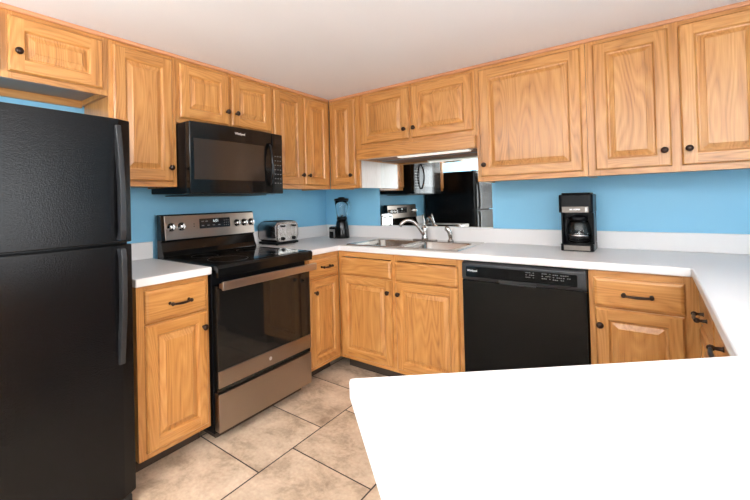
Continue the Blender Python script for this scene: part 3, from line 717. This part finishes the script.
inp[-1] = (0.037, 0.031)
lathe(bm, outp+inp, (bx, by, jz), n=n, closed=False); jar = link('jar', bm, GLS, t)
bm = B(); tube(bm, [(bx+0.060, by, jz+0.150), (bx+0.088, by-0.002, jz+0.152), (bx+0.097, by-0.003, jz+0.125), (bx+0.090, by-0.003, jz+0.080), (bx+0.072, by-0.002, jz+0.052), (bx+0.049, by, jz+0.052)], 0.007, 10); link('jar_handle', bm, GLS, jar)
bm = B(); lathe(bm, [(0.062, 0.1685), (0.064, 0.175), (0.062, 0.186), (0.030, 0.190), (0.028, 0.198), (0.010, 0.200)], (bx, by, jz), n=28); link('lid', bm, BLKS, t)
bm = B(); lathe(bm, [(0.010, 0.032), (0.006, 0.040)], (bx, by, jz), n=10)
for k in range(4):
    a = k*PI/2; tube(bm, [(bx, by, jz+0.038), (bx+0.024*math.cos(a), by+0.024*math.sin(a), jz+0.044+0.006*(k % 2))], [0.003, 0.001], 6)
link('blade', bm, CHR, t)

# ------------------------------------------------------------------ coffee maker
kx0, kx1, ky0, ky1 = 1.981, 2.144, -0.262, -0.045; kz = CZ1+0.0005
t = thing('coffee_maker', ((kx0+kx1)/2, -0.15, kz), 'black and steel drip coffee maker with glass carafe on the worktop', 'coffee maker')
def rp(bm, x0, x1, y0, y1, r, z0, z1): prism(bm, rrect(x0, x1, y0, y1, r, 5), z0, z1, 2)
bm = B(); rp(bm, kx0, kx1, ky0, ky1, 0.02, kz, kz+0.040); kb = link('base', bm, BLKS, t, bevel=0.004)
bm = B(); box(bm, kx0+0.018, kx1-0.018, ky0-0.0022, ky0-0.0004, kz+0.006, kz+0.034); link('steel_strip', bm, STD, kb, bevel=0.0006)
cc = ((kx0+kx1)/2+0.003, -0.178)
bm = B(); lathe(bm, [(0.062, 0), (0.062, 0.003), (0.055, 0.0035)], (cc[0], cc[1], kz+0.0403), n=28); link('hot_plate', bm, BLKM, kb)
bm = B(); box(bm, kx0+0.002, kx1-0.002, -0.105, ky1, kz+0.0405, kz+0.2195); link('water_tank', bm, BLKM, t, bevel=0.004)
bm = B()
for xa in ((kx0+0.001, kx0+0.010), (kx1-0.010, kx1-0.001)): box(bm, xa[0], xa[1], -0.215, -0.1055, kz+0.0405, kz+0.2195)
link('side_wall', bm, BLKS, t, bevel=0.002)
bm = B(); rp(bm, kx0-0.004, kx1+0.001, ky0-0.004, ky1, 0.02, kz+0.220, kz+0.325)
hd = link('brew_head', bm, BLKS, t, bevel=0.006, seg=3)
bm = B(); rp(bm, kx0+0.008, kx1-0.012, ky0+0.01, ky1-0.01, 0.015, kz+0.3253, kz+0.335); link('lid', bm, BLKS, hd, bevel=0.004)
bm = B(); box(bm, kx0+0.014, kx1-0.020, ky0-0.0068, ky0-0.0044, kz+0.222, kz+0.256); sp = link('steel_band', bm, STD, hd, bevel=0.0008)
text(sp, 'MR. COFFEE', MB_(ky0-0.0069), (kx0+kx1)/2-0.004, kz+0.239, 0, 0.0095, SILV, 'brand_lettering', bold=True)
bm = B(); fprism(bm, MB_(ky0-0.0069), rrect(kx1-0.037, kx1-0.025, kz+0.225, kz+0.253, 0.004), 0, 0.0015); link('switch', bm, CHR, sp)
t2 = thing('coffee_carafe', (cc[0], cc[1], kz+0.044), 'round glass carafe with black handle sitting inside the coffee maker', 'carafe')
cz = kz+0.0442
bm = B()
outp = [(0.044, 0.0), (0.056, 0.012), (0.0625, 0.045), (0.060, 0.080), (0.051, 0.112), (0.044, 0.128)]
inp = [(r-0.003, max(h, 0.004)) for r, h in reversed(outp)]
lathe(bm, outp+inp, (cc[0], cc[1], cz), n=30); link('glass_body', bm, GLS, t2)
bm = B(); lathe(bm, [(0.0445, 0.1285), (0.0465, 0.134), (0.046, 0.150), (0.030, 0.158), (0.008, 0.160)], (cc[0], cc[1], cz), n=26); link('lid', bm, BLKS, t2)
bm = B(); lathe(bm, [(0.0628, 0.040), (0.0638, 0.040), (0.0638, 0.048), (0.0628, 0.048)], (cc[0], cc[1], cz), n=30, closed=True); link('steel_band', bm, CHR, t2)
bm = B(); tube(bm, [(cc[0]-0.034, cc[1]-0.034, cz+0.142), (cc[0]-0.050, cc[1]-0.060, cz+0.143), (cc[0]-0.054, cc[1]-0.070, cz+0.120), (cc[0]-0.054, cc[1]-0.070, cz+0.060), (cc[0]-0.050, cc[1]-0.058, cz+0.040), (cc[0]-0.044, cc[1]-0.046, cz+0.042)], 0.0075, 10, flat=(1, 1.2)); link('handle', bm, BLKS, t2)

# ------------------------------------------------------------------ added fill lamps outside the frame
for (x, y, sx, sy, lab) in ((1.75, -2.35, 1.15, 0.55, 'added flat white fill lamp, unseen above the kitchen floor'), (2.9, -3.9, 1.2, 0.6, 'added flat white fill lamp, unseen above the living area')):
    t = thing('added_ceiling_lamp', (x, y, H), lab, 'lamp')
    bm = B()
    for a in ((x-sx/2-0.03, x+sx/2+0.03, y-sy/2-0.03, y-sy/2-0.005), (x-sx/2-0.03, x+sx/2+0.03, y+sy/2+0.005, y+sy/2+0.03),
              (x-sx/2-0.03, x-sx/2-0.005, y-sy/2-0.005, y+sy/2+0.005), (x+sx/2+0.005, x+sx/2+0.03, y-sy/2-0.005, y+sy/2+0.005)): box(bm, *a, H-0.05, H-0.001)
    link('frame', bm, FIXW, t)
    bm = B(); box(bm, x-sx/2, x+sx/2, y-sy/2, y+sy/2, H-0.04, H-0.03); link('diffuser', bm, FILLLAMP, t)
for (x, y, lab) in ((1.25, -4.15, 'added unseen torchiere for ceiling fill, nearer the refrigerator'), (3.9, -3.2, 'added unseen torchiere for ceiling fill, nearest the living room window')):
    t = thing('added_floor_lamp', (x, y, 0), lab, 'lamp')  # unseen stand added beneath each ceiling fill uplight
    bm = B(); lathe(bm, [(0.14, 0.001), (0.14, 0.015), (0.03, 0.03)], (x, y, 0), n=24); link('base', bm, BRONZE, t)
    bm = B(); lathe(bm, [(0.012, 0.0305), (0.012, 1.32)], (x, y, 0), n=12); link('pole', bm, BRONZE, t)
    bm = B(); lathe(bm, [(0.03, 1.321), (0.14, 1.35), (0.24, 1.44), (0.24, 1.445), (0.13, 1.356), (0.03, 1.33)], (x, y, 0), n=28); link('bowl_shade', bm, BRONZE, t)
for o in bpy.data.objects:
    if '_o' in o: del o['_o']
